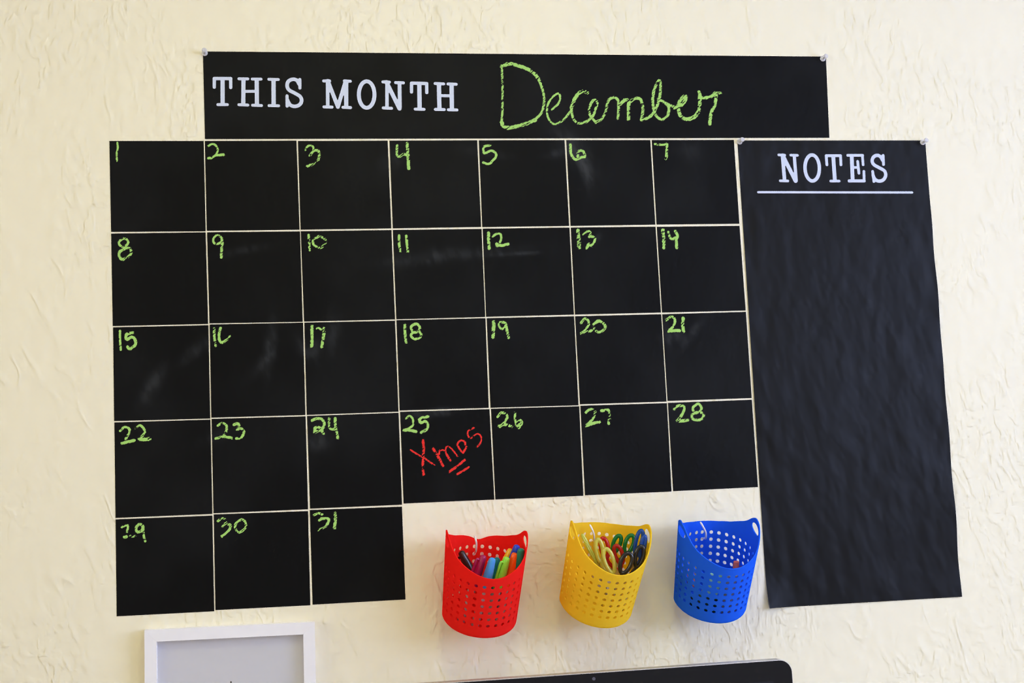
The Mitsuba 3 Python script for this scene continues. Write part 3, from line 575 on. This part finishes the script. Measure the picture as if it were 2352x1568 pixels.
for nm, mat, c, s, rz, ry, lab in (('eraser', 'mint_rubber', (-.012, -.035, .031), (.011, .006, .018), 10, 8, 'mint green eraser showing through holes of the blue basket'),
                               ('eraser', 'salmon_rubber', (-.037, -.018, .028), (.005, .008, .011), -20, -10, 'salmon pink eraser showing through the left holes of the blue basket'),
                               ('eraser', 'dark_green_rubber', (-.016, -.026, .003), (.018, .012, .012), 25, 0, 'dark green eraser low in the blue basket'),
                               ('eraser', 'grey_rubber', (.019, -.041, .020), (.014, .005, .034), 5, 0, 'grey eraser upright at the front of the blue basket'),
                               ('eraser', 'maroon_rubber', (.040, -.012, .012), (.007, .010, .028), 15, 0, 'maroon eraser at the right of the blue basket')):
    key = numbered(nm)
    m = box(-s[0], s[0], -s[1], s[1], -s[2], s[2], 0.002)
    m.apply_transform(trimesh.transformations.euler_matrix(0, math.radians(ry), math.radians(rz)))
    m.apply_translation(c)
    dz = -0.0195 - m.bounds[0][2]
    if nm == 'eraser' and mat in ('dark_green_rubber', 'grey_rubber', 'maroon_rubber'): m.apply_translation([0, 0, dz])
    add(key, placed(m, M), mat)
    tag(key, lab, 'eraser', 'small things in the blue basket')

# ------------------------------------------------------------------ the picture frame
TL, TR = np.array([0.0363, 1.2896]), np.array([0.2572, 1.2869])
ex = (TR - TL); wF = np.linalg.norm(ex); ex /= wF; ez = np.array([-ex[1], ex[0]])
hF, bw = 0.275, 0.0155


def fpt(u, v): return TL + ex * u + ez * v


def fbar(pts, y0, y1): return extr_wall(Polygon([fpt(*p) for p in pts]), y0, y1)


g = 0.00003
for nm, pts in (('top_rail', [(0, 0), (wF, 0), (wF - bw, -bw), (bw, -bw)]), ('side_rail', [(0, 0), (bw, -bw), (bw, -hF + bw), (0, -hF)]), ('side_rail', [(wF, 0), (wF, -hF), (wF - bw, -hF + bw), (wF - bw, -bw)]), ('bottom_rail', [(0, -hF), (bw, -hF + bw), (wF - bw, -hF + bw), (wF, -hF)])):
    add(part('picture_frame', nm), extr_wall(Polygon([fpt(*p) for p in pts]).buffer(-g), -0.0005, -0.0205), 'white_frame')
add('picture_frame__picture', fbar([(bw - .004, -bw + .004), (wF - bw + .004, -bw + .004), (wF - bw + .004, -hF + bw - .004), (bw - .004, -hF + bw - .004)], -0.006, -0.0075), 'grey_paper')
tag('picture_frame__picture', 'pale grey paper picture')
uu = 0.110
add('picture_frame__picture__printed_mark', fbar([(uu - .0009, -.0725), (uu + .0009, -.0725), (uu + .0014, -.083), (uu - .0014, -.083)], -0.0074, -0.0077), 'black_ink')
scene['picture_frame__glass'] = mikit.ply(trimesh.Trimesh([[*fpt(bw - .003, -bw + .003)], [*fpt(wF - bw + .003, -bw + .003)], [*fpt(wF - bw + .003, -hF + bw - .003)], [*fpt(bw - .003, -hF + bw - .003)]] @ np.array([[1, 0, 0], [0, 0, 1.0]]) + [0, -0.012, 0], [[0, 2, 1], [0, 3, 2]], process=False), 'pane_glass')
tag('picture_frame__glass', 'clear glass pane')
tag('picture_frame', 'white picture frame with pale grey picture hanging below the squares', 'picture frame')

# ------------------------------------------------------------------ computer monitor on a desk
MX, MT, MY = 0.600, 1.2132, -0.170
HW, HH, RC = 0.2640, 0.4500, 0.0170
rect = Polygon([(MX - HW + RC, MT - HH + RC), (MX + HW - RC, MT - HH + RC), (MX + HW - RC, MT - RC), (MX - HW + RC, MT - RC)]).buffer(RC, quad_segs=12)
chin = 0.085
from shapely.geometry import box as sbox
glass = rect.buffer(-0.0010).intersection(sbox(MX - 1, MT - HH + chin, MX + 1, MT + 1))
add('computer_monitor__casing', extr_wall(rect, MY + 0.0200, MY + 0.0012), 'aluminium', smooth=35)
add('computer_monitor__front_glass', extr_wall(glass, MY + 0.0012, MY), 'screen_glass', smooth=35)
tag('computer_monitor__front_glass', 'glossy black glass front')
add('computer_monitor__chin', extr_wall(rect.buffer(-0.0004).intersection(sbox(MX - 1, MT - 1, MX + 1, MT - HH + chin - 0.0005)), MY + 0.0012, MY), 'aluminium')
dp = sbox(MX - HW + 0.0265, MT - HH + chin + 0.024, MX + HW - 0.0265, MT - 0.0265)
add('computer_monitor__display', extr_wall(dp, MY, MY - 0.0002), 'display_glass')
tag('computer_monitor__display', 'dark switched-off display area')
add('computer_monitor__camera', frame_to(lathe([(0, 0), (0.0022, 0), (0.0022, 0.0003), (0, 0.0003)], 20), (MX, MY, MT - 0.0078), (0, -1, 0), (1, 0, 0)), 'lens_grey')
tag('computer_monitor__camera', 'small round camera above the display')
bulge = []
for s, y in ((1.0, 0.0200), (0.93, 0.026), (0.75, 0.036), (0.5, 0.045), (0.25, 0.050)):
    q = np.array(rect.exterior.coords)[:-1]; ce = np.array([MX, MT - HH / 2])
    q = ce + (q - ce) * s
    bulge.append(np.column_stack([q[:, 0], np.full(len(q), MY + y), q[:, 1]]))
add('computer_monitor__back_shell', trimesh.convex.convex_hull(np.vstack(bulge)), 'aluminium', smooth=35)
DZ = MT - HH - 0.075
add('computer_monitor__stand', cat(box(MX - 0.09, MX + 0.09, MY + 0.046, MY + 0.052, DZ + 0.004, MT - HH + 0.18), box(MX - 0.09, MX + 0.09, MY - 0.09, MY + 0.052, DZ, DZ + 0.006, 0.001)), 'aluminium')
tag('computer_monitor', 'silver edged computer monitor with black glass front at the bottom', 'computer monitor')
add('desk__top', box(0.12, 1.95, -0.74, -0.015, DZ - 0.03, DZ, 0.003), 'desk_wood')
for x in (0.16, 1.85):
    for y in (-0.69, -0.11):
        add(part('desk', 'leg'), box(x, x + 0.05, y, y + 0.05, 0, DZ - 0.03, 0.003), 'desk_wood')
tag('desk', 'pale wooden desk under the monitor', 'desk')
